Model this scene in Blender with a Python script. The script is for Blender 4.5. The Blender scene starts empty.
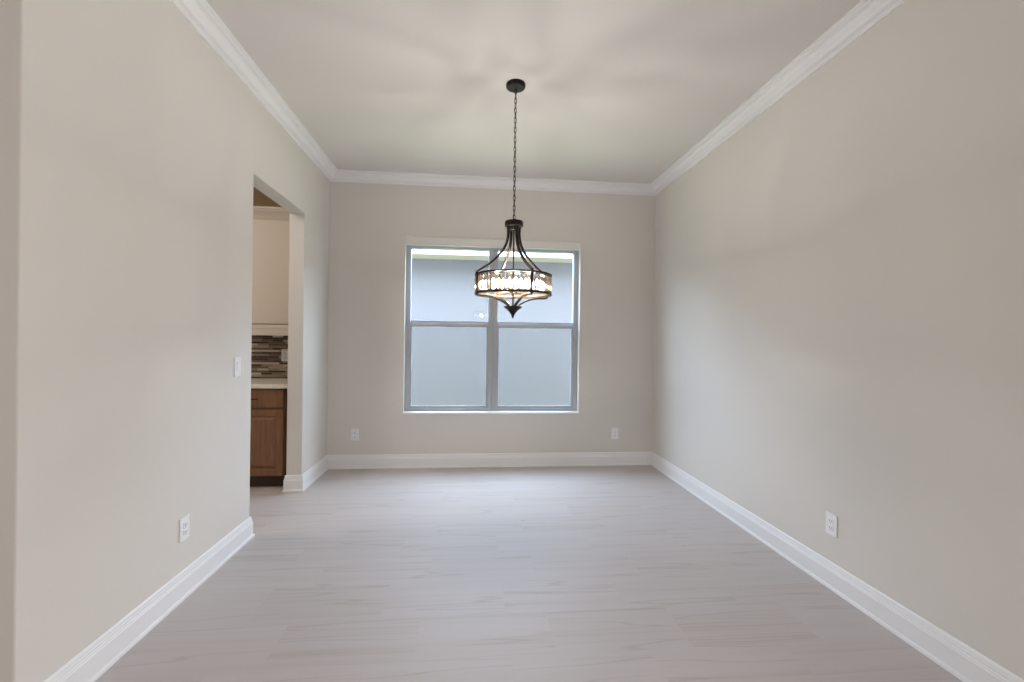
import bpy, bmesh, math, random
from math import sin, cos, pi, radians
from mathutils import Vector, Matrix

random.seed(7)
sc = bpy.context.scene
COL = sc.collection

# ---------------------------------------------------------------- camera
F_PX, YAW, PIT, ROLL, EYE = 452.75, 0.0917, -0.0010, 0.0130, 1.3446
cd = bpy.data.cameras.new('camera')
cam = bpy.data.objects.new('camera', cd)
COL.objects.link(cam)
cd.sensor_fit = 'HORIZONTAL'
cd.sensor_width = 36.0
cd.lens = F_PX / 1024 * 36.0
cd.clip_start = 0.05
cd.clip_end = 200
_s, _c, _sp, _cp = sin(YAW), cos(YAW), sin(PIT), cos(PIT)
AX = Vector((_c, -_s, 0)); AY = Vector((_cp * _s, _cp * _c, _sp)); AZ = Vector((-_sp * _s, -_sp * _c, _cp))
_r = AX * cos(ROLL) + AZ * sin(ROLL)
_u = -AX * sin(ROLL) + AZ * cos(ROLL)
M = Matrix.Identity(4)
for i in range(3):
    M[i][0], M[i][1], M[i][2] = _r[i], _u[i], -AY[i]
M[2][3] = EYE
cam.matrix_world = M
sc.camera = cam

# ---------------------------------------------------------------- view, sky, lights
sc.view_settings.view_transform = 'Standard'
sc.view_settings.look = 'None'
sc.view_settings.exposure = 0.46
sc.view_settings.gamma = 1.0
sc.view_settings.use_curve_mapping = False
sc.cycles.sample_clamp_indirect = 4.0
sc.cycles.use_denoising = True
sc.cycles.max_bounces = 14
sc.cycles.diffuse_bounces = 7
sc.cycles.transparent_max_bounces = 24
sc.cycles.caustics_reflective = False

w = bpy.data.worlds.new('sky')
sc.world = w
w.use_nodes = True
_bg = w.node_tree.nodes['Background']
_bg.inputs[0].default_value = (0.62, 0.77, 1.0, 1)
_bg.inputs[1].default_value = 16.5

# room measures, metres (y runs away from the camera)
XL, XR, D, H = -1.4587, 2.0074, 4.8179, 3.05
WT = 0.1325
Y0 = 1.606                    # free end of the left wall
YN, YJ, HEAD = 3.1836, 4.1238, 2.44
WX0, WX1, WZ0, WZ1 = -0.69, 1.176, 0.56, 2.40
BH, BT = 0.142, 0.0237
CH = 0.093


def area(name, loc, rot, sx, sy, power, color, portal=False):
    l = bpy.data.lights.new(name, 'AREA')
    l.shape = 'RECTANGLE'
    l.size, l.size_y = sx, sy
    l.energy = power
    l.color = color
    o = bpy.data.objects.new(name, l)
    o.location = loc
    o.rotation_euler = rot
    COL.objects.link(o)
    if portal:
        l.cycles.is_portal = True
    return o


sl = bpy.data.lights.new('sun', 'SUN')
sl.energy = 20.0
sl.angle = radians(0.6)
sl.color = (1.0, 0.95, 0.86)
sun = bpy.data.objects.new('sun', sl)
sun.rotation_euler = (radians(10), 0, 0)      # high sun, coming over our own roof
COL.objects.link(sun)
area('window_portal', ((WX0 + WX1) / 2, D + 0.19, (WZ0 + WZ1) / 2), (radians(-90), 0, 0), WX1 - WX0, WZ1 - WZ0, 1, (1, 1, 1), True)
# added fill areas before closed walls behind the camera, standing in for daylight
area('side_fill_right', (5.85, -1.2, 1.35), (0, radians(90), 0), 2.5, 4.4, 142, (1.0, 0.965, 0.94))
area('side_fill_left', (-5.85, -1.2, 1.35), (0, radians(-90), 0), 2.5, 4.8, 60, (1.0, 0.965, 0.94))
area('pantry_lamp', (-2.4, 3.1, 2.95), (0, 0, 0), 0.3, 0.3, 14.5, (1.0, 0.90, 0.80))

# ---------------------------------------------------------------- materials
def new_mat(name):
    m = bpy.data.materials.new(name)
    m.use_nodes = True
    nt = m.node_tree
    return m, nt, nt.nodes['Principled BSDF']


def simple(name, col, rough=0.5, metal=0.0, bump=0.0, scale=60, spec=None, var=0.0):
    m, nt, b = new_mat(name)
    b.inputs['Base Color'].default_value = (*col, 1)
    b.inputs['Roughness'].default_value = rough
    b.inputs['Metallic'].default_value = metal
    if spec is not None:
        b.inputs['Specular IOR Level'].default_value = spec
    if bump or var:
        tc = nt.nodes.new('ShaderNodeTexCoord')
        n = nt.nodes.new('ShaderNodeTexNoise')
        n.inputs['Scale'].default_value = scale
        n.inputs['Detail'].default_value = 4
        nt.links.new(tc.outputs['Object'], n.inputs['Vector'])
        if bump:
            bp = nt.nodes.new('ShaderNodeBump')
            bp.inputs['Strength'].default_value = bump
            bp.inputs['Distance'].default_value = 0.002
            nt.links.new(n.outputs['Fac'], bp.inputs['Height'])
            nt.links.new(bp.outputs['Normal'], b.inputs['Normal'])
        if var:
            r = nt.nodes.new('ShaderNodeValToRGB')
            r.color_ramp.elements[0].position = 0.3
            r.color_ramp.elements[1].position = 0.7
            r.color_ramp.elements[0].color = (*[c * (1 - var) for c in col], 1)
            r.color_ramp.elements[1].color = (*[min(1, c * (1 + var)) for c in col], 1)
            nt.links.new(n.outputs['Fac'], r.inputs['Fac'])
            nt.links.new(r.outputs['Color'], b.inputs['Base Color'])
    return m


PAINT = simple('greige_paint', (0.67, 0.645, 0.61), 0.75, bump=0.12, scale=160, spec=0.3)
CEIL = simple('ceiling_paint', (0.68, 0.655, 0.635), 0.85, bump=0.15, scale=120, spec=0.2)
TRIM = simple('trim_paint', (0.79, 0.79, 0.805), 0.38)
PLASTIC = simple('white_plastic', (0.82, 0.82, 0.84), 0.35)
SLOT = simple('dark_slot', (0.06, 0.06, 0.06), 0.6)
VINYL = simple('window_vinyl', (0.44, 0.465, 0.51), 0.4)
SILLM = simple('sill_marble', (0.86, 0.86, 0.86), 0.25, var=0.03, scale=9)
SHADE = simple('shade_cassette', (0.72, 0.71, 0.69), 0.5)
BRONZE = simple('aged_bronze', (0.022, 0.016, 0.013), 0.38, metal=0.75, var=0.5, scale=35)
GOLDB = simple('rubbed_bronze', (0.16, 0.095, 0.045), 0.36, metal=0.85, var=0.4, scale=45)
CANDLE = simple('candle_sleeve', (0.10, 0.07, 0.045), 0.5)
CREAM = simple('cream_cabinet_paint', (0.60, 0.53, 0.45), 0.5)
QUARTZ = simple('pale_countertop', (0.74, 0.68, 0.60), 0.25, var=0.06, scale=40)
PANTRY_BROWN = simple('pantry_brown', (0.36, 0.25, 0.14), 0.8, bump=0.1, scale=160)
STUCCO = simple('neighbour_stucco', (0.122, 0.112, 0.115), 0.9, bump=0.6, scale=40)  # wall darkened well below its real tone to offset the strong sky
SOFFIT = simple('soffit_paint', (0.34, 0.30, 0.25), 0.7)
FASCIA = simple('fascia_paint', (0.85, 0.86, 0.86), 0.5)
ROOFM = simple('roof_shingle', (0.16, 0.14, 0.13), 0.9, bump=0.8, scale=25, var=0.3)
GRASS = simple('lawn_grass', (0.185, 0.205, 0.11), 0.9, bump=0.9, scale=50, var=0.35)


def wood_mat():
    m, nt, b = new_mat('stained_maple')
    tc = nt.nodes.new('ShaderNodeTexCoord')
    mp = nt.nodes.new('ShaderNodeMapping')
    mp.inputs['Scale'].default_value = (34, 34, 2.2)
    n = nt.nodes.new('ShaderNodeTexNoise')
    n.inputs['Scale'].default_value = 2.2
    n.inputs['Detail'].default_value = 6
    n.inputs['Distortion'].default_value = 0.6
    r = nt.nodes.new('ShaderNodeValToRGB')
    r.color_ramp.elements[0].position = 0.28
    r.color_ramp.elements[1].position = 0.75
    r.color_ramp.elements[0].color = (0.17, 0.078, 0.036, 1)
    r.color_ramp.elements[1].color = (0.255, 0.122, 0.060, 1)
    nt.links.new(tc.outputs['Object'], mp.inputs['Vector'])
    nt.links.new(mp.outputs['Vector'], n.inputs['Vector'])
    nt.links.new(n.outputs['Fac'], r.inputs['Fac'])
    nt.links.new(r.outputs['Color'], b.inputs['Base Color'])
    b.inputs['Roughness'].default_value = 0.42
    return m


WOOD = wood_mat()
DARKWOOD = simple('toe_kick_wood', (0.06, 0.030, 0.016), 0.6)


def floor_mat():
    m, nt, b = new_mat('vein_cut_floor_tile')
    N, L = nt.nodes.new, nt.links.new
    tc = N('ShaderNodeTexCoord')
    sh = N('ShaderNodeMapping')
    sh.inputs['Location'].default_value = (-0.39, -2.22, 0)
    L(tc.outputs['Object'], sh.inputs['Vector'])

    def brick(c1, c2, mort, size):
        br = N('ShaderNodeTexBrick')
        br.offset = 0.328
        br.offset_frequency = 2
        br.squash = 1
        br.inputs['Scale'].default_value = 1
        br.inputs['Brick Width'].default_value = 0.61
        br.inputs['Row Height'].default_value = 0.305
        br.inputs['Mortar Size'].default_value = size
        br.inputs['Mortar Smooth'].default_value = 0.0
        br.inputs['Bias'].default_value = 0
        br.inputs['Color1'].default_value = (*c1, 1)
        br.inputs['Color2'].default_value = (*c2, 1)
        br.inputs['Mortar'].default_value = (*mort, 1)
        L(sh.outputs['Vector'], br.inputs['Vector'])
        return br
    ident = brick((0, 0, 0), (1, 1, 1), (0.5, 0.5, 0.5), 0.0)
    grout = brick((0, 0, 0), (0, 0, 0), (1, 1, 1), 0.0016)
    # each tile shows its own piece of the veining
    off = N('ShaderNodeVectorMath'); off.operation = 'SCALE'
    off.inputs['Scale'].default_value = 37.0
    L(ident.outputs['Color'], off.inputs[0])
    ad = N('ShaderNodeVectorMath'); ad.operation = 'ADD'
    L(tc.outputs['Object'], ad.inputs[0]); L(off.outputs['Vector'], ad.inputs[1])
    mp = N('ShaderNodeMapping')
    mp.inputs['Rotation'].default_value = (0, 0, radians(2.5))
    mp.inputs['Scale'].default_value = (0.42, 15.0, 1)
    L(ad.outputs['Vector'], mp.inputs['Vector'])
    n1 = N('ShaderNodeTexNoise')
    n1.inputs['Scale'].default_value = 1.3
    n1.inputs['Detail'].default_value = 5
    n1.inputs['Roughness'].default_value = 0.55
    n1.inputs['Distortion'].default_value = 0.15
    L(mp.outputs['Vector'], n1.inputs['Vector'])
    r = N('ShaderNodeValToRGB')
    cr = r.color_ramp
    cr.elements[0].position = 0.27
    cr.elements[0].color = (0.440, 0.396, 0.362, 1)
    cr.elements[1].position = 0.62
    cr.elements[1].color = (0.506, 0.468, 0.462, 1)
    e = cr.elements.new(0.40)
    e.color = (0.490, 0.448, 0.432, 1)
    L(n1.outputs['Fac'], r.inputs['Fac'])
    # thin darker veins
    mp2 = N('ShaderNodeMapping')
    mp2.inputs['Rotation'].default_value = (0, 0, radians(2.5))
    mp2.inputs['Scale'].default_value = (0.33, 7.0, 1)
    L(ad.outputs['Vector'], mp2.inputs['Vector'])
    n2 = N('ShaderNodeTexNoise')
    n2.inputs['Scale'].default_value = 1.1
    n2.inputs['Detail'].default_value = 2
    L(mp2.outputs['Vector'], n2.inputs['Vector'])
    r2 = N('ShaderNodeValToRGB')
    c2 = r2.color_ramp
    c2.elements[0].position = 0.485; c2.elements[0].color = (0, 0, 0, 1)
    c2.elements[1].position = 0.515; c2.elements[1].color = (0, 0, 0, 1)
    k = c2.elements.new(0.50); k.color = (1, 1, 1, 1)
    L(n2.outputs['Fac'], r2.inputs['Fac'])
    mv = N('ShaderNodeMix'); mv.data_type = 'RGBA'
    mv.inputs[7].default_value = (0.326, 0.280, 0.242, 1)
    vf = N('ShaderNodeMath'); vf.operation = 'MULTIPLY'; vf.inputs[1].default_value = 0.36
    L(r2.outputs['Color'], vf.inputs[0])
    L(vf.outputs[0], mv.inputs[0]); L(r.outputs['Color'], mv.inputs[6])
    # slight tone shift per tile
    mt = N('ShaderNodeMix'); mt.data_type = 'RGBA'; mt.blend_type = 'MULTIPLY'
    mt.inputs[0].default_value = 1
    rt = N('ShaderNodeValToRGB')
    rt.color_ramp.elements[0].color = (0.965, 0.96, 0.955, 1)
    rt.color_ramp.elements[1].color = (1, 1, 1, 1)
    L(ident.outputs['Color'], rt.inputs['Fac'])
    L(mv.outputs[2], mt.inputs[6]); L(rt.outputs['Color'], mt.inputs[7])
    mg = N('ShaderNodeMix'); mg.data_type = 'RGBA'
    mg.inputs[7].default_value = (0.469, 0.441, 0.429, 1)
    gf = N('ShaderNodeMath'); gf.operation = 'MULTIPLY'; gf.inputs[1].default_value = 0.85
    L(grout.outputs['Color'], gf.inputs[0])
    L(gf.outputs[0], mg.inputs[0]); L(mt.outputs[2], mg.inputs[6])
    L(mg.outputs[2], b.inputs['Base Color'])
    b.inputs['Roughness'].default_value = 0.5
    b.inputs['Specular IOR Level'].default_value = 0.3
    bp = N('ShaderNodeBump')
    bp.invert = True
    bp.inputs['Strength'].default_value = 0.3
    bp.inputs['Distance'].default_value = 0.001
    L(grout.outputs['Color'], bp.inputs['Height'])
    L(bp.outputs['Normal'], b.inputs['Normal'])
    return m


TILE = floor_mat()


def mosaic_mat():
    m, nt, b = new_mat('glass_strip_mosaic')
    N, L = nt.nodes.new, nt.links.new
    tc = N('ShaderNodeTexCoord')
    sx = N('ShaderNodeSeparateXYZ'); cx = N('ShaderNodeCombineXYZ')
    L(tc.outputs['Object'], sx.inputs[0])
    L(sx.outputs['X'], cx.inputs['X']); L(sx.outputs['Z'], cx.inputs['Y'])

    br = N('ShaderNodeTexBrick')
    br.offset = 0.37; br.offset_frequency = 3; br.squash = 0.62; br.squash_frequency = 2
    br.inputs['Scale'].default_value = 1
    br.inputs['Brick Width'].default_value = 0.17
    br.inputs['Row Height'].default_value = 0.021
    br.inputs['Mortar Size'].default_value = 0.0012
    br.inputs['Color1'].default_value = (0, 0, 0, 1)
    br.inputs['Color2'].default_value = (1, 1, 1, 1)
    br.inputs['Mortar'].default_value = (0.45, 0.45, 0.45, 1)
    L(cx.outputs[0], br.inputs['Vector'])
    r = N('ShaderNodeValToRGB'); cr = r.color_ramp; cr.interpolation = 'CONSTANT'
    stops = [(0.0, (0.055, 0.036, 0.026)), (0.28, (0.17, 0.115, 0.075)), (0.42, (0.32, 0.25, 0.18)),
             (0.55, (0.11, 0.08, 0.06)), (0.66, (0.43, 0.355, 0.275)), (0.80, (0.24, 0.19, 0.145)), (0.9, (0.60, 0.52, 0.42))]
    cr.elements[0].position = 0; cr.elements[0].color = (*stops[0][1], 1)
    cr.elements[1].position = stops[-1][0]; cr.elements[1].color = (*stops[-1][1], 1)
    for p, c in stops[1:-1]:
        e = cr.elements.new(p); e.color = (*c, 1)
    L(br.outputs['Color'], r.inputs['Fac'])
    L(r.outputs['Color'], b.inputs['Base Color'])
    b.inputs['Roughness'].default_value = 0.35
    return m


MOSAIC = mosaic_mat()


def pane_mat():
    m, nt, b = new_mat('window_glass')
    N, L = nt.nodes.new, nt.links.new
    nt.nodes.remove(b)
    out = nt.nodes['Material Output']
    t = N('ShaderNodeBsdfTransparent'); t.inputs[0].default_value = (0.95, 0.97, 0.965, 1)
    g = N('ShaderNodeBsdfGlossy'); g.inputs['Roughness'].default_value = 0.02
    lw = N('ShaderNodeLayerWeight'); lw.inputs['Blend'].default_value = 0.5
    pw = N('ShaderNodeMath'); pw.operation = 'POWER'; pw.inputs[1].default_value = 5.0
    L(lw.outputs['Facing'], pw.inputs[0])
    fr = N('ShaderNodeMath'); fr.operation = 'MULTIPLY_ADD'; fr.inputs[1].default_value = 0.8; fr.inputs[2].default_value = 0.03
    L(pw.outputs[0], fr.inputs[0])
    mx = N('ShaderNodeMixShader')
    L(fr.outputs[0], mx.inputs[0]); L(t.outputs[0], mx.inputs[1]); L(g.outputs[0], mx.inputs[2])
    L(mx.outputs[0], out.inputs[0])
    return m


PANE = pane_mat()


def screen_mat():
    m, nt, b = new_mat('insect_mesh')
    N, L = nt.nodes.new, nt.links.new
    nt.nodes.remove(b)
    out = nt.nodes['Material Output']
    t = N('ShaderNodeBsdfTransparent')
    d = N('ShaderNodeBsdfDiffuse'); d.inputs[0].default_value = (0.20, 0.23, 0.24, 1)
    mx = N('ShaderNodeMixShader'); mx.inputs[0].default_value = 0.20
    L(t.outputs[0], mx.inputs[1]); L(d.outputs[0], mx.inputs[2]); L(mx.outputs[0], out.inputs[0])
    return m


SCREEN = screen_mat()


def crystal_mat():
    m, nt, b = new_mat('warm_tinted_crystal')
    b.inputs['Base Color'].default_value = (0.97, 0.90, 0.80, 1)  # warm tint put into the glass, standing in for the bulbs' glow
    b.inputs['Roughness'].default_value = 0.0
    b.inputs['IOR'].default_value = 1.5
    b.inputs['Transmission Weight'].default_value = 1.0
    t = nt.nodes.new('ShaderNodeBsdfTransparent')
    mx = nt.nodes.new('ShaderNodeMixShader')
    mx.inputs[0].default_value = 0.52
    t.inputs[0].default_value = (0.95, 0.89, 0.80, 1)
    nt.links.new(b.outputs[0], mx.inputs[1])
    nt.links.new(t.outputs[0], mx.inputs[2])
    nt.links.new(mx.outputs[0], nt.nodes['Material Output'].inputs[0])
    return m


CRYSTAL = crystal_mat()


def bulb_mat():
    m, nt, b = new_mat('clear_lit_bulb')
    N, L = nt.nodes.new, nt.links.new
    nt.nodes.remove(b)
    t = N('ShaderNodeBsdfTransparent')
    g = N('ShaderNodeBsdfGlossy'); g.inputs['Roughness'].default_value = 0.05
    e = N('ShaderNodeEmission'); e.inputs[0].default_value = (1.0, 0.62, 0.28, 1); e.inputs[1].default_value = 0.5
    mx = N('ShaderNodeMixShader'); mx.inputs[0].default_value = 0.06
    ad = N('ShaderNodeAddShader')
    L(t.outputs[0], mx.inputs[1]); L(g.outputs[0], mx.inputs[2])
    L(mx.outputs[0], ad.inputs[0]); L(e.outputs[0], ad.inputs[1])
    L(ad.outputs[0], nt.nodes['Material Output'].inputs[0])
    return m


BULB = bulb_mat()

# ---------------------------------------------------------------- mesh helpers
def obj(name, bm, mats, parent=None, smooth=False, loc=None):
    me = bpy.data.meshes.new(name)
    bmesh.ops.recalc_face_normals(bm, faces=bm.faces[:])
    if loc is not None:
        bmesh.ops.translate(bm, verts=bm.verts[:], vec=-Vector(loc))
    bm.to_mesh(me)
    bm.free()
    for m in (mats if isinstance(mats, (list, tuple)) else [mats]):
        me.materials.append(m)
    if smooth:
        me.polygons.foreach_set('use_smooth', [True] * len(me.polygons))
        me.set_sharp_from_angle(angle=radians(38))
    o = bpy.data.objects.new(name, me)
    COL.objects.link(o)
    if loc is not None:
        o.location = loc
    if parent is not None:
        o.parent = parent
    return o


def empty(name, loc, rotz=0.0):
    o = bpy.data.objects.new(name, None)
    o.location = loc
    o.rotation_euler = (0, 0, rotz)
    o.empty_display_size = 0.1
    COL.objects.link(o)
    return o


def tag(o, label, cat, group=None):
    o['label'] = label
    o['category'] = cat
    if group:
        o['group'] = group
    return o


def struct(o, label=None):
    o['kind'] = 'structure'
    if label:
        o['label'] = label
    return o


def box(bm, lo, hi, bevel=0.0, seg=2, mat=0):
    r = bmesh.ops.create_cube(bm, size=1.0)
    vs = r['verts']
    for v in vs:
        v.co = Vector([lo[i] + (v.co[i] + 0.5) * (hi[i] - lo[i]) for i in range(3)])
    fs = set(f for v in vs for f in v.link_faces)
    if bevel:
        es = list(set(e for v in vs for e in v.link_edges))
        g = bmesh.ops.bevel(bm, geom=es, offset=bevel, segments=seg, profile=0.5, affect='EDGES')
        fs = set(f for v in g['verts'] for f in v.link_faces) | set(g['faces'])
    for f in fs:
        if f.is_valid:
            f.material_index = mat


def tube(bm, pts, radii, n=10, closed=False, flat=None):
    """Sweep a round (or, with flat=(a, b), rectangular) section along points."""
    pts = [Vector(p) for p in pts]
    if not isinstance(radii, (list, tuple)):
        radii = [radii] * len(pts)
    rings = []
    ref = None
    for i, p in enumerate(pts):
        if closed:
            t = pts[(i + 1) % len(pts)] - pts[i - 1]
        else:
            t = pts[min(i + 1, len(pts) - 1)] - pts[max(i - 1, 0)]
        t.normalize()
        if ref is None:
            ref = Vector((0, 0, 1)) if abs(t.z) < 0.9 else Vector((1, 0, 0))
        a = ref - t * ref.dot(t)
        a.normalize()
        ref = a
        b = t.cross(a)
        if flat:
            fa, fb = flat[0] * radii[i], flat[1] * radii[i]
            sect = [(fa, fb), (-fa, fb), (-fa, -fb), (fa, -fb)]
        else:
            sect = [(radii[i] * cos(2 * pi * k / n), radii[i] * sin(2 * pi * k / n)) for k in range(n)]
        rings.append([bm.verts.new(p + a * x + b * y) for x, y in sect])
    m = len(rings[0])
    cnt = len(rings) if closed else len(rings) - 1
    for i in range(cnt):
        r0, r1 = rings[i], rings[(i + 1) % len(rings)]
        for k in range(m):
            bm.faces.new((r0[k], r0[(k + 1) % m], r1[(k + 1) % m], r1[k]))
    if not closed:
        bm.faces.new(rings[0][::-1])
        bm.faces.new(rings[-1])


def lathe(bm, prof, n=32, center=(0, 0, 0), closed=False):
    """Revolve (radius, z) points about the vertical through center."""
    c = Vector(center)
    rings = []
    for r, z in prof:
        if r < 1e-6:
            rings.append([bm.verts.new(c + Vector((0, 0, z)))])
        else:
            rings.append([bm.verts.new(c + Vector((r * cos(2 * pi * k / n), r * sin(2 * pi * k / n), z))) for k in range(n)])
    cnt = len(rings) if closed else len(rings) - 1
    for i in range(cnt):
        a, b = rings[i], rings[(i + 1) % len(rings)]
        for k in range(n):
            k2 = (k + 1) % n
            if len(a) == 1 and len(b) == 1:
                continue
            if len(a) == 1:
                bm.faces.new((a[0], b[k], b[k2]))
            elif len(b) == 1:
                bm.faces.new((a[k], b[0], a[k2]))
            else:
                bm.faces.new((a[k], b[k], b[k2], a[k2]))


def shell(bm, us, vs, t0, t1, holes, P):
    """Slab on a grid of cells with openings; P(u, v, t) places a point."""
    cache = {}

    def V(i, j, t):
        if (i, j, t) not in cache:
            cache[(i, j, t)] = bm.verts.new(P(us[i], vs[j], (t0, t1)[t]))
        return cache[(i, j, t)]
    nu, nv = len(us) - 1, len(vs) - 1
    solid = lambda i, j: 0 <= i < nu and 0 <= j < nv and (i, j) not in holes
    for i in range(nu):
        for j in range(nv):
            if not solid(i, j):
                continue
            for t in (0, 1):
                bm.faces.new((V(i, j, t), V(i + 1, j, t), V(i + 1, j + 1, t), V(i, j + 1, t)))
            for (di, dj, a, b) in ((-1, 0, (i, j), (i, j + 1)), (1, 0, (i + 1, j), (i + 1, j + 1)), (0, -1, (i, j), (i + 1, j)), (0, 1, (i, j + 1), (i + 1, j + 1))):
                if not solid(i + di, j + dj):
                    bm.faces.new((V(*a, 0), V(*b, 0), V(*b, 1), V(*a, 1)))


def sweep(bm, path, prof, first=None, last=None):
    """Mitred moulding: profile (out, z) carried along a plan path, 'out' to its left; only pieces first..last-1 are kept."""
    pts = [Vector(p) for p in path]
    n = len(pts)
    first = 0 if first is None else first
    last = n - 1 if last is None else last
    dirs = [(pts[i + 1] - pts[i]).normalized() for i in range(n - 1)]
    nor = [Vector((-d.y, d.x)) for d in dirs]
    rows = []
    for i in range(first, last + 1):
        if i == 0:
            o = nor[0]
        elif i == n - 1:
            o = nor[-1]
        else:
            a, b = nor[i - 1], nor[i]
            o = (a + b) / (1 + a.dot(b))
        rows.append([bm.verts.new((pts[i].x + o.x * u, pts[i].y + o.y * u, z)) for u, z in prof])
    m = len(prof)
    for r0, r1 in zip(rows, rows[1:]):
        for k in range(m):
            bm.faces.new((r0[k], r0[(k + 1) % m], r1[(k + 1) % m], r1[k]))
    bm.faces.new(rows[0])
    bm.faces.new(rows[-1][::-1])


def bevel_mod(o, wd=0.005, seg=3):
    b = o.modifiers.new('soft_edges', 'BEVEL')
    b.width = wd
    b.segments = seg
    b.limit_method = 'ANGLE'
    b.angle_limit = radians(40)
    return o


# ---------------------------------------------------------------- the setting
bm = bmesh.new(); box(bm, (-6, -6, -0.12), (6, D + 0.2, 0.0))
struct(obj('floor', bm, TILE), 'pale vein-cut rectangular floor tiles')
bm = bmesh.new(); box(bm, (-6.1, -6.1, H), (6.1, D + 0.25, H + 0.2))
struct(obj('ceiling', bm, CEIL), 'flat off-white painted ceiling')

# window wall
bm = bmesh.new()
shell(bm, [-3.45, WX0, WX1, XR + 0.16], [0, WZ0, WZ1, H], D, D + 0.2, {(1, 1)}, lambda u, v, t: (u, t, v))
struct(obj('wall_back', bm, PAINT), 'greige wall with the window')
# left wall with its cased-free doorway
bm = bmesh.new()
shell(bm, [Y0, YN, YJ, D], [0, HEAD, H], XL - WT, XL, {(1, 0)}, lambda u, v, t: (t, u, v))
bmesh.ops.dissolve_limit(bm, angle_limit=radians(1), verts=bm.verts[:], edges=bm.edges[:])
struct(bevel_mod(obj('wall_left', bm, PAINT), 0.007), 'greige wall with the plain doorway')
bm = bmesh.new(); box(bm, (XR, 1.2, 0), (XR + 0.15, D, H))
struct(obj('wall_right', bm, PAINT), 'long blank greige wall')
# walls round the pantry and the rooms behind the camera
bm = bmesh.new(); box(bm, (-6, Y0, 0), (XL - WT, Y0 + 0.13, H))
struct(obj('wall_foyer', bm, PAINT))
bm = bmesh.new(); box(bm, (-3.45, Y0 + 0.13, 0), (-3.3, D, H))
struct(obj('wall_pantry', bm, PAINT))
bm = bmesh.new(); box(bm, (XR + 0.15, 1.2, 0), (6, 1.35, H))
struct(obj('wall_passage', bm, PAINT))
bm = bmesh.new()
shell(bm, [-6, -0.45, 3.65, 6], [0, 0.08, 2.62, H], -6.1, -6, set(), lambda u, v, t: (u, t, v))
struct(obj('wall_rear', bm, PAINT))
for nm, x0, x1, y0, y1, ye, hole in (('wall_street', -6.1, -6, -3.5, 0.9, Y0 + 0.13, set()), ('wall_patio', 6, 6.1, -3.4, 1.0, 1.35, set())):
    bm = bmesh.new()
    shell(bm, [-6, y0, y1, ye], [0, 0.08, 2.62, H], x0, x1, hole, lambda u, v, t: (t, u, v))
    struct(obj(nm, bm, PAINT))
# brown strip of pantry wall above the cabinets
bm = bmesh.new(); box(bm, (-3.3, D - 0.006, 2.3), (XL - WT, D, H))
struct(obj('wall_pantry_back', bm, PANTRY_BROWN))

# baseboards: ogee-topped board with a quarter-round shoe
BASEP = [(0, 0), (BT, 0), (BT, 0.010), (BT - 0.003, 0.016), (0.0155, 0.019), (0.0155, 0.098), (0.0130, 0.101), (0.0130, 0.108), (0.0105, 0.111),
         (0.0105, 0.121), (0.0085, 0.124), (0.0085, 0.130), (0.0065, 0.137), (0.0030, BH), (0, BH)]
room = [(XR, 1.2), (XR, D), (XL, D), (XL, YJ), (XL - WT, YJ), (XL - WT, YJ + 0.055)]
for nm, a, b in (('baseboard_right', 0, 1), ('baseboard_back', 1, 2), ('baseboard_left', 2, 5)):
    bm = bmesh.new(); sweep(bm, room, BASEP, a, b)
    struct(obj(nm, bm, TRIM), 'white moulded baseboard')
bm = bmesh.new(); sweep(bm, [(XL - WT, YN - 0.9), (XL - WT, YN), (XL, YN), (XL, Y0), (XL - WT, Y0), (-3.0, Y0)], BASEP)
struct(obj('baseboard_entry', bm, TRIM), 'white moulded baseboard')

# crown moulding
z = H
CROWNP = [(0, z), (0, z - CH), (0.010, z - CH), (0.012, z - CH + 0.008), (0.012, z - CH + 0.014), (0.020, z - CH + 0.018)]
for k in range(1, 9):
    t = k / 8
    CROWNP.append((0.020 + 0.058 * t + 0.006 * sin(2 * pi * t), z - CH + 0.018 + 0.052 * t - 0.007 * sin(2 * pi * t)))
CROWNP += [(0.084, z - 0.020), (0.084, z - 0.014), (0.094, z - 0.010), (0.102, z - 0.008), (0.102, z)]
croom = [(XR, 1.2), (XR, D), (XL, D), (XL, Y0)]
for nm, a in (('trim_1', 0), ('trim_2', 1), ('trim_3', 2)):
    bm = bmesh.new(); sweep(bm, croom, CROWNP, a, a + 1)
    struct(obj(nm, bm, TRIM), 'white crown moulding')

# ---------------------------------------------------------------- the window
win = struct(empty('window_1', ((WX0 + WX1) / 2, D + 0.1, WZ0)), 'double single-hung window in grey-white frames')


def wpart(name, bm, mat, parent=win):
    """Build in world space, then hang under parent so that it stays put."""
    o = obj(name, bm, mat)
    par = parent
    off = Vector((0, 0, 0))
    while par is not None:
        off += Vector(par.location)
        par = par.parent
    o.data.transform(Matrix.Translation(-off))
    o.parent = parent
    return o


ZT = 2.372        # top of the framed opening, behind the shade box
FY0, FY1 = D + 0.085, D + 0.165
XC = 0.240
bm = bmesh.new()
box(bm, (WX0, FY0, WZ0 + 0.02), (WX0 + 0.050, FY1, WZ1), 0.003)
box(bm, (WX1 - 0.050, FY0, WZ0 + 0.02), (WX1, FY1, WZ1), 0.003)
box(bm, (WX0 + 0.050, FY0, 2.318), (WX1 - 0.050, FY1, WZ1), 0.003)
box(bm, (WX0 + 0.050, FY0, WZ0 + 0.02), (WX1 - 0.050, FY1, WZ0 + 0.047), 0.003)
wpart('window_frame', bm, VINYL)
bm = bmesh.new()
box(bm, (XC - 0.050, FY0 - 0.002, WZ0 + 0.047), (XC - 0.003, FY1, 2.318), 0.003)
box(bm, (XC + 0.003, FY0 - 0.002, WZ0 + 0.047), (XC + 0.050, FY1, 2.318), 0.003)
box(bm, (XC - 0.006, FY0 + 0.006, WZ0 + 0.047), (XC + 0.006, FY1, 2.318))
wpart('mullion', bm, VINYL)
bm = bmesh.new()
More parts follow.
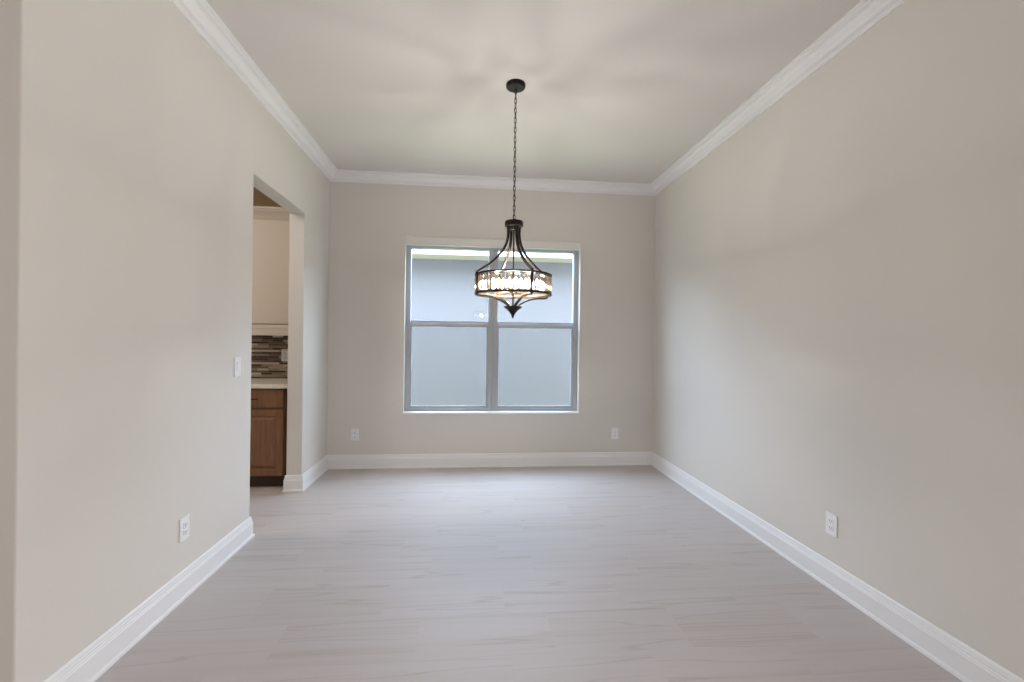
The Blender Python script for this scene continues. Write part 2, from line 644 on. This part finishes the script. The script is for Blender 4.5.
box(bm, (WX0 - 0.004, D - 0.012, WZ0 - 0.002), (WX1 + 0.004, D + 0.2, WZ0 + 0.020), 0.004)
wpart('windowsill', bm, SILLM)
for x0, x1 in ((WX0 + 0.050, XC - 0.050), (XC + 0.050, WX1 - 0.050)):
    # fixed upper light, set towards the outside
    gy = FY1 - 0.03
    bm = bmesh.new()
    box(bm, (x0, gy - 0.016, 1.500), (x1, gy + 0.016, 1.549), 0.003)
    us = wpart('upper_sash', bm, VINYL)
    bm = bmesh.new(); box(bm, (x0, gy - 0.003, 1.549), (x1, gy + 0.003, 2.318))
    wpart('glass_pane', bm, PANE, us)
    # sliding lower sash, on the room side
    sy0, sy1 = FY0 + 0.008, FY0 + 0.034
    bm = bmesh.new()
    st = 0.016
    box(bm, (x0, sy0, WZ0 + 0.047), (x0 + st, sy1, 1.522), 0.003)
    box(bm, (x1 - st, sy0, WZ0 + 0.047), (x1, sy1, 1.522), 0.003)
    box(bm, (x0 + st, sy0, WZ0 + 0.047), (x1 - st, sy1, WZ0 + 0.074), 0.003)
    box(bm, (x0 + st, sy0 - 0.006, 1.482), (x1 - st, sy1, 1.522), 0.004)
    ls = wpart('lower_sash', bm, VINYL)
    my = (sy0 + sy1) / 2
    bm = bmesh.new(); box(bm, (x0 + st, my - 0.003, WZ0 + 0.074), (x1 - st, my + 0.003, 1.482))
    wpart('glass_pane', bm, PANE, ls)
    xm = (x0 + x1) / 2
    bm = bmesh.new()
    box(bm, (xm - 0.03, sy0 + 0.002, 1.522), (xm + 0.03, sy1 - 0.002, 1.530), 0.002)
    box(bm, (xm - 0.008, sy0 + 0.004, 1.530), (xm + 0.024, sy0 + 0.016, 1.540), 0.003)
    wpart('sash_lock', bm, VINYL, ls)
    # insect screen over the lower half, outside
    bm = bmesh.new()
    box(bm, (x0 + 0.004, FY1 + 0.006, WZ0 + 0.047), (x1 - 0.004, FY1 + 0.0075, 1.53))
    scr = wpart('insect_screen', bm, SCREEN)

# roller shade box across the window head
rs = tag(empty('roller_shade', ((WX0 + WX1) / 2, D, 2.326)), 'off-white roller shade cassette mounted across the top of the window', 'window shade')
bm = bmesh.new()
cx0, cx1 = -0.672, 1.166
prof = [(D - 0.001, 2.326), (D - 0.006, 2.326), (D - 0.006, 2.385), (D - 0.030, 2.385), (D - 0.030, 2.326), (D - 0.038, 2.329), (D - 0.038, 2.338), (D - 0.034, 2.341), (D - 0.034, 2.404), (D - 0.028, 2.416), (D - 0.016, 2.422), (D - 0.001, 2.422)]
rows = [[bm.verts.new((x, y, zz)) for y, zz in prof] for x in (cx0, cx1)]
for k in range(len(prof)):
    k2 = (k + 1) % len(prof)
    bm.faces.new((rows[0][k], rows[0][k2], rows[1][k2], rows[1][k]))
bm.faces.new(rows[0]); bm.faces.new(rows[1][::-1])
wpart('cassette', bm, SHADE, rs)
for xa, xb in ((cx0 - 0.007, cx0), (cx1, cx1 + 0.007)):
    bm = bmesh.new(); box(bm, (xa, D - 0.041, 2.324), (xb, D - 0.001, 2.424), 0.003)
    wpart('end_cap', bm, SHADE, rs)

# ---------------------------------------------------------------- outlets and switch
def plate_bm(wd, ht):
    b = bmesh.new()
    box(b, (-wd / 2, -0.0065, -ht / 2), (wd / 2, 0, ht / 2), 0.003, 2)
    return b


def receptacle_bm(zc):
    b = bmesh.new()
    box(b, (-0.0165, -0.0105, zc - 0.0135), (0.0165, -0.006, zc + 0.0135), 0.002, 2, 0)
    for xs, hh in ((-0.0065, 0.0046), (0.0065, 0.0038)):
        box(b, (xs - 0.0013, -0.0112, zc + 0.002 - hh), (xs + 0.0013, -0.0100, zc + 0.002 + hh), 0, 2, 1)
    box(b, (-0.0024, -0.0112, zc - 0.0105), (0.0024, -0.0100, zc - 0.0062), 0, 2, 1)
    return b


def make_outlet():
    t = empty('wall_outlet', (0, 0, 0))
    obj('cover_plate', plate_bm(0.078, 0.121), PLASTIC, t)
    for zc in (0.0185, -0.0185):
        obj('receptacle', receptacle_bm(zc), [PLASTIC, SLOT], t)
    b = bmesh.new()
    tube(b, [(0, -0.0078, 0), (0, -0.0060, 0)], 0.003, 10)
    obj('cover_screw', b, PLASTIC, t)
    return t


def copy_tree(o, parent=None):
    c = o.copy(); COL.objects.link(c); c.parent = parent
    for ch in o.children:
        copy_tree(ch, c)
    return c


out0 = make_outlet()
spots = [((XL, 2.477, 0.354), pi / 2, 'white outlet low on the doorway wall, in front of the doorway'),
         ((XR, 2.332, 0.350), -pi / 2, 'white outlet low on the long blank wall facing the doorway'),
         ((-1.179, D, 0.348), 0.0, 'white outlet on the window wall, on the doorway side of the window'),
         ((1.581, D, 0.343), 0.0, 'white outlet on the window wall, by the corner with the long blank wall'),
         ((-1.875, 4.806, 1.165), 0.0, 'white outlet set in the dark mosaic backsplash of the pantry')]
for k, (loc, rz, lab) in enumerate(spots):
    o = out0 if k == 0 else copy_tree(out0)
    o.location = loc
    o.rotation_euler = (0, 0, rz)
    tag(o, lab, 'outlet', 'white wall outlets')

sw = tag(empty('light_switch', (XL, 2.992, 1.157), pi / 2), 'white rocker light switch on the wall at the near edge of the doorway', 'light switch')
obj('cover_plate', plate_bm(0.078, 0.121), PLASTIC, sw)
b = bmesh.new()
vs = [(-0.0165, -0.006, -0.033), (0.0165, -0.006, -0.033), (0.0165, -0.006, 0.033), (-0.0165, -0.006, 0.033)]
fr = [(-0.0160, -0.0075, -0.0325), (0.0160, -0.0075, -0.0325), (0.0160, -0.0115, 0.0325), (-0.0160, -0.0115, 0.0325)]
A = [b.verts.new(v) for v in vs]; B = [b.verts.new(v) for v in fr]
b.faces.new(A); b.faces.new(B[::-1])
for k in range(4):
    b.faces.new((A[k], B[k], B[(k + 1) % 4], A[(k + 1) % 4]))
obj('rocker', b, PLASTIC, sw)

# ---------------------------------------------------------------- pantry
CYF = 4.195          # front of the base cabinet doors
CX1 = XL - WT - 0.006
CX0 = CX1 - 0.615
bc = tag(empty('base_cabinet', ((CX0 + CX1) / 2, 4.5, 0)), 'brown stained base cabinet with raised panel door seen through the doorway', 'cabinet')
bm = bmesh.new()
box(bm, (CX0, CYF + 0.019, 0.107), (-1.642, D - 0.012, 0.893), 0.002)
wpart('body', bm, WOOD, bc)
bm = bmesh.new(); box(bm, (-1.642, CYF + 0.060, 0.107), (CX1, CYF + 0.080, 0.893), 0.002)
wpart('filler_strip', bm, WOOD, bc)
bm = bmesh.new(); box(bm, (CX0 + 0.002, CYF + 0.075, 0), (CX1 - 0.002, CYF + 0.093, 0.107))
wpart('toe_kick', bm, DARKWOOD, bc)
DX1, DX0 = -1.649, CX0 + 0.04


def raised_panel(x0, x1, z0, z1, y, th, rail, stile):
    """A frame with a bevelled raised field."""
    b = bmesh.new()
    box(b, (x0, y, z0), (x0 + stile, y + th, z1), 0.003)
    box(b, (x1 - stile, y, z0), (x1, y + th, z1), 0.003)
    box(b, (x0 + stile, y, z0), (x1 - stile, y + th, z0 + rail), 0.003)
    box(b, (x0 + stile, y, z1 - rail), (x1 - stile, y + th, z1), 0.003)
    loops = []
    for ins, yy in ((0.0, y + 0.013), (0.007, y + 0.013), (0.034, y + 0.001), (0.034, y + 0.001)):
        loops.append([b.verts.new(p) for p in ((x0 + stile + ins, yy, z0 + rail + ins), (x1 - stile - ins, yy, z0 + rail + ins),
                                               (x1 - stile - ins, yy, z1 - rail - ins), (x0 + stile + ins, yy, z1 - rail - ins))])
    for l0, l1 in zip(loops[:-1], loops[1:-1]):
        for k in range(4):
            b.faces.new((l0[k], l0[(k + 1) % 4], l1[(k + 1) % 4], l1[k]))
    b.faces.new(loops[2])
    return b


dr = wpart('door', raised_panel(DX0, DX1, 0.117, 0.705, CYF, 0.019, 0.058, 0.062), WOOD, bc)
bm = bmesh.new()
lathe(bm, [(0, 0.028), (0.009, 0.027), (0.014, 0.022), (0.014, 0.018), (0.006, 0.012), (0.005, 0.0), (0, 0)], 16)
bmesh.ops.rotate(bm, verts=bm.verts[:], matrix=Matrix.Rotation(radians(90), 3, 'X'))
bmesh.ops.translate(bm, verts=bm.verts[:], vec=(DX0 + 0.031, CYF, 0.64))
wpart('knob', bm, BRONZE, dr)
bm = bmesh.new(); box(bm, (DX0, CYF, 0.723), (DX1, CYF + 0.019, 0.878), 0.004, 3)
dw = wpart('drawer', bm, WOOD, bc)
xm = (DX0 + DX1) / 2
bm = bmesh.new()
tube(bm, [(xm - 0.052, CYF - 0.030, 0.800), (xm + 0.052, CYF - 0.030, 0.800)], 0.0055, 10)
for s in (-0.042, 0.042):
    tube(bm, [(xm + s, CYF - 0.030, 0.800), (xm + s, CYF, 0.800)], 0.0045, 8)
wpart('handle', bm, BRONZE, dw)

bm = bmesh.new(); box(bm, (CX0 - 0.01, CYF - 0.025, 0.893), (CX1, D - 0.012, 0.930), 0.004)
ct = obj('countertop', bm, QUARTZ, loc=((CX0 + CX1) / 2, 4.5, 0.893))
tag(ct, 'pale stone countertop on the brown pantry cabinet', 'countertop')
bm = bmesh.new(); box(bm, (-3.3, D - 0.012, 0.86), (CX1 + 0.006, D, 1.40))
struct(obj('wall_backsplash', bm, MOSAIC), 'mosaic backsplash of brown, grey and cream glass strips')

UY = 4.462
wc = tag(empty('wall_cabinet', ((CX0 + CX1) / 2, 4.64, 1.362)), 'cream painted wall cabinet with crown moulding, hung above the mosaic backsplash', 'cabinet')
bm = bmesh.new(); box(bm, (CX0, UY + 0.019, 1.395), (CX1, D - 0.012, 2.50), 0.002)
wpart('body', bm, CREAM, wc)
bm = bmesh.new(); box(bm, (CX0 + 0.003, UY, 1.475), (CX1 - 0.003, UY + 0.019, 2.452), 0.003)
wpart('door', bm, CREAM, wc)
bm = bmesh.new()
UC = [(0, 2.452), (0.006, 2.452), (0.009, 2.462), (0.012, 2.468), (0.020, 2.490), (0.036, 2.515), (0.048, 2.528), (0.050, 2.540), (0.058, 2.544), (0.058, 2.562), (0, 2.562)]
sweep(bm, [(CX1, UY + 0.005), (CX0, UY + 0.005)], UC)
bmesh.ops.recalc_face_normals(bm, faces=bm.faces[:])
wpart('crown_moulding', bm, CREAM, wc)
bm = bmesh.new()
LR = [(0, 1.362), (0.016, 1.362), (0.018, 1.368), (0.018, 1.400), (0.013, 1.406), (0.013, 1.424), (0.017, 1.430), (0.017, 1.452), (0.010, 1.460), (0, 1.466)]
sweep(bm, [(CX1, UY + 0.018), (CX0, UY + 0.018)], LR)
wpart('light_rail', bm, CREAM, wc)

# ---------------------------------------------------------------- chandelier
PX, PY = 0.279, 3.0
ch = tag(empty('chandelier', (PX, PY, H)), 'bronze drum chandelier with crystal prisms hanging on a chain from the ceiling', 'chandelier')
O = Vector((PX, PY, 0))


def cpart(name, bm, mat, smooth=True, parent=None):
    """Chandelier parts are modelled about the vertical axis at true heights."""
    o = obj(name, bm, mat, parent or ch, smooth)
    if parent is None:
        o.data.transform(Matrix.Translation((0, 0, -H)))
    else:
        o.data.transform(Matrix.Translation(-Vector(parent.location) + Vector((0, 0, -H))))
    return o


R_RING, Z_UP, Z_LO = 0.252, 1.775, 1.650
bm = bmesh.new()
lathe(bm, [(0, H - 0.030), (0.012, H - 0.031), (0.050, H - 0.028), (0.060, H - 0.026), (0.0645, H - 0.020), (0.0655, H - 0.004), (0.063, H), (0, H)], 40)
cpart('ceiling_canopy', bm, BRONZE)
# loop, chain, wire
bm = bmesh.new()
zt, zb = H - 0.030, 2.146
nl = 27
pitch = (zt - zb) / nl
for k in range(nl):
    zc = zt - pitch * (k + 0.5)
    a, bb = 0.0078, pitch / 2 + 0.0040
    ang = (k % 2) * pi / 2 + 0.35
    pts = []
    for j in range(16):
        t = 2 * pi * j / 16
        x = a * (abs(cos(t)) ** 0.7) * (1 if cos(t) >= 0 else -1)
        pts.append((x * cos(ang), x * sin(ang), zc + bb * sin(t)))
    tube(bm, pts, 0.0021, 6, closed=True)
cpart('chain', bm, BRONZE)
bm = bmesh.new()
tube(bm, [(0.003 * sin(k * 1.3), 0.003 * cos(k * 1.7), zt - (zt - zb) * k / 24) for k in range(25)], 0.0016, 6)
cpart('supply_wire', bm, GOLDB)
bm = bmesh.new()
lathe(bm, [(0, 2.156), (0.008, 2.154), (0.010, 2.144), (0.040, 2.141), (0.058, 2.137), (0.061, 2.132), (0.061, 2.108), (0.058, 2.103), (0.034, 2.101), (0.030, 2.085), (0.022, 2.078), (0, 2.078)], 36)
cpart('hub', bm, BRONZE)
bm = bmesh.new(); tube(bm, [(0, 0, 2.08), (0, 0, 1.563)], 0.0055, 12)
cpart('stem', bm, BRONZE)


def ring(z0, z1, r0, r1):
    b = bmesh.new()
    lathe(b, [(r0, z0), (r1, z0), (r1 + 0.0015, (z0 + z1) / 2), (r1, z1), (r0, z1)], 72, closed=True)
    return b


cpart('upper_ring', ring(Z_UP - 0.005, Z_UP + 0.005, R_RING - 0.010, R_RING + 0.004), BRONZE)
cpart('lower_ring', ring(Z_LO - 0.005, Z_LO + 0.005, R_RING - 0.010, R_RING + 0.004), BRONZE)
bm = bmesh.new()
for zz in (Z_UP - 0.012, Z_LO + 0.012):
    lathe(bm, [(R_RING - 0.016, zz - 0.003), (R_RING - 0.013, zz - 0.003), (R_RING - 0.013, zz + 0.003), (R_RING - 0.016, zz + 0.003)], 72, closed=True)
cpart('prism_rail', bm, GOLDB)

cam_dir = math.atan2(-PY, -PX)            # towards the camera


def smooth_curve(ctrl, n):
    """Catmull-Rom through control points."""
    P = [Vector(c) for c in ctrl]
    P = [2 * P[0] - P[1]] + P + [2 * P[-1] - P[-2]]
    out = []
    segs = len(P) - 3
    for i in range(segs):
        for k in range(n):
            t = k / n
            p0, p1, p2, p3 = P[i:i + 4]
            out.append(0.5 * ((2 * p1) + (p2 - p0) * t + (2 * p0 - 5 * p1 + 4 * p2 - p3) * t * t + (3 * p1 - p0 - 3 * p2 + p3) * t ** 3))
    out.append(P[-2])
    return out


arm_ctrl = [(0.043, 2.105), (0.041, 2.050), (0.054, 1.985), (0.095, 1.918), (0.165, 1.850), (0.225, 1.808), (0.256, 1.788), (0.262, 1.770)]
low_ctrl = [(0.257, 1.660), (0.257, 1.640), (0.235, 1.634), (0.190, 1.632), (0.130, 1.622), (0.070, 1.598), (0.032, 1.574), (0.016, 1.560)]
for k in range(4):
    az = cam_dir + radians(26 + 90 * k)
    er = Vector((cos(az), sin(az), 0)); et = Vector((-sin(az), cos(az), 0))

    def strap(ctrl, wd, th, n=6):
        b = bmesh.new()
        pts = smooth_curve([(r, 0, zz) for r, zz in ctrl], n)
        rows = []
        for i, p in enumerate(pts):
            t = (pts[min(i + 1, len(pts) - 1)] - pts[max(i - 1, 0)]).normalized()
            nn = Vector((-t.z, 0, t.x))
            quad = []
            for (sa, sb) in ((1, 1), (-1, 1), (-1, -1), (1, -1)):
                q = p + nn * (th / 2 * sa)
                quad.append(b.verts.new(er * q.x + et * (wd / 2 * sb) + Vector((0, 0, q.z))))
            rows.append(quad)
        for r0, r1 in zip(rows, rows[1:]):
            for j in range(4):
                b.faces.new((r0[j], r0[(j + 1) % 4], r1[(j + 1) % 4], r1[j]))
        b.faces.new(rows[0]); b.faces.new(rows[-1][::-1])
        return b
    cpart('arm', strap(arm_ctrl, 0.016, 0.012), BRONZE)
    cpart('scroll', strap(low_ctrl, 0.016, 0.010), BRONZE)
    cpart('post', strap([(0.2595, 1.780), (0.2595, 1.740), (0.2595, 1.690), (0.2595, 1.650)], 0.017, 0.006), BRONZE)
    b = bmesh.new()
    bmesh.ops.create_uvsphere(b, u_segments=10, v_segments=8, radius=0.008)
    bmesh.ops.translate(b, verts=b.verts[:], vec=er * 0.262 + Vector((0, 0, Z_UP + 0.004)))
    cpart('rivet', b, BRONZE)
# pointed finial with flared rim
bm = bmesh.new()
lathe(bm, [(0, 1.566), (0.014, 1.566), (0.022, 1.560), (0.046, 1.568), (0.061, 1.571), (0.060, 1.564), (0.044, 1.553), (0.030, 1.541), (0.019, 1.527),
           (0.0115, 1.515), (0.009, 1.508), (0.0075, 1.500), (0.004, 1.494), (0, 1.492)], 32)
cpart('finial', bm, BRONZE)
# bulb cluster on a small plate
bm = bmesh.new()
lathe(bm, [(0, 1.672), (0.030, 1.671), (0.034, 1.666), (0.030, 1.660), (0, 1.658)], 24)
cpart('bulb_plate', bm, BRONZE)
for k in range(6):
    az = cam_dir + radians(8 + 60 * k)
    er = Vector((cos(az), sin(az), 0))
    b = bmesh.new()
    tube(b, [er * 0.02 + Vector((0, 0, 1.664)), er * 0.08 + Vector((0, 0, 1.654)), er * 0.125 + Vector((0, 0, 1.660)), er * 0.130 + Vector((0, 0, 1.674))], 0.004, 8)
    c = cpart('bulb_arm', b, GOLDB)
    b = bmesh.new()
    lathe(b, [(0, 1.668), (0.017, 1.670), (0.019, 1.676), (0.011, 1.679), (0.011, 1.700), (0, 1.700)], 16, er * 0.13)
    cpart('socket', b, CANDLE)
    b = bmesh.new()
    lathe(b, [(0, 1.700), (0.008, 1.701), (0.013, 1.709), (0.0155, 1.719), (0.0140, 1.729), (0.0085, 1.741), (0.003, 1.750), (0, 1.752)], 16, er * 0.13)
    cpart('bulb', b, BULB)
    pl = bpy.data.lights.new('bulb_light', 'POINT')
    pl.energy = 5.4
    pl.color = (1.0, 0.945, 0.88)
    pl.shadow_soft_size = 0.016
    po = bpy.data.objects.new('bulb_light', pl)
    po.location = er * 0.13 + Vector((0, 0, 1.722 - H))
    po.parent = ch
    COL.objects.link(po)
# crystal prisms between the rings: long bevelled bars with faceted ends
def prism_bm():
    b = bmesh.new()
    zt_, zb_ = Z_UP - 0.010, Z_LO + 0.008
    rings_ = []
    for (zz, w_, d_) in ((zt_, 0.0035, 0.002), (zt_ - 0.012, 0.0095, 0.0065), ((zt_ + zb_) / 2, 0.0105, 0.0075), (zb_ + 0.012, 0.0095, 0.0065), (zb_, 0.0035, 0.002)):
        sect = [(w_, d_ * 0.35), (w_ * 0.45, d_), (-w_ * 0.45, d_), (-w_, d_ * 0.35), (-w_, -d_ * 0.35), (-w_ * 0.45, -d_), (w_ * 0.45, -d_), (w_, -d_ * 0.35)]
        rings_.append([b.verts.new((x, y, zz - (Z_UP + Z_LO) / 2)) for x, y in sect])
    for r0, r1 in zip(rings_, rings_[1:]):
        for j in range(8):
            b.faces.new((r0[j], r0[(j + 1) % 8], r1[(j + 1) % 8], r1[j]))
    b.faces.new(rings_[0]); b.faces.new(rings_[-1][::-1])
    mid = (Z_UP + Z_LO) / 2
    box(b, (-0.0060, -0.0045, zt_ - 0.008 - mid), (0.0060, 0.0045, zt_ + 0.004 - mid), 0.001, 1, 1)
    box(b, (-0.0045, -0.0035, zb_ - 0.002 - mid), (0.0045, 0.0035, zb_ + 0.005 - mid), 0.001, 1, 1)
    return b


NPR = 56
p0 = obj('crystal_prism', prism_bm(), [CRYSTAL, GOLDB], ch)
for k in range(NPR):
    az = cam_dir + 2 * pi * (k + 0.5) / NPR
    o = p0 if k == 0 else p0.copy()
    if k:
        COL.objects.link(o)
        o.parent = ch
    o.location = ((R_RING - 0.003) * cos(az), (R_RING - 0.003) * sin(az), (Z_UP + Z_LO) / 2 - H)
    o.rotation_euler = (0, 0, az + pi / 2)

# ---------------------------------------------------------------- outside
bm = bmesh.new(); box(bm, (-14, D + 0.2, -0.35), (14, 30, -0.15))
struct(obj('ground', bm, GRASS), 'lawn strip between the houses')
NY = 8.0
nh = tag(empty('neighbour_house', (0, NY, -0.15)), 'darkened stucco side wall of the next house seen through the window', 'house')
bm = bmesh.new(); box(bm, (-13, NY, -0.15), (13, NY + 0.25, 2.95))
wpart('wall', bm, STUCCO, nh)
bm = bmesh.new(); box(bm, (-13.4, NY - 0.6, 2.75), (13.4, NY, 2.77))
wpart('soffit', bm, SOFFIT, nh)
bm = bmesh.new(); box(bm, (-13.4, NY - 0.63, 2.72), (13.4, NY - 0.6, 2.93), 0.005)
wpart('fascia', bm, FASCIA, nh)
bm = bmesh.new()
vv = [(NY - 0.68, 2.93), (NY - 0.68, 2.97), (NY + 5, 5.1), (NY + 5, 5.06)]
ra = [[bm.verts.new((x, y, zz)) for y, zz in vv] for x in (-13.5, 13.5)]
for k in range(4):
    bm.faces.new((ra[0][k], ra[0][(k + 1) % 4], ra[1][(k + 1) % 4], ra[1][k]))
bm.faces.new(ra[0]); bm.faces.new(ra[1][::-1])
wpart('roof', bm, ROOFM, nh)
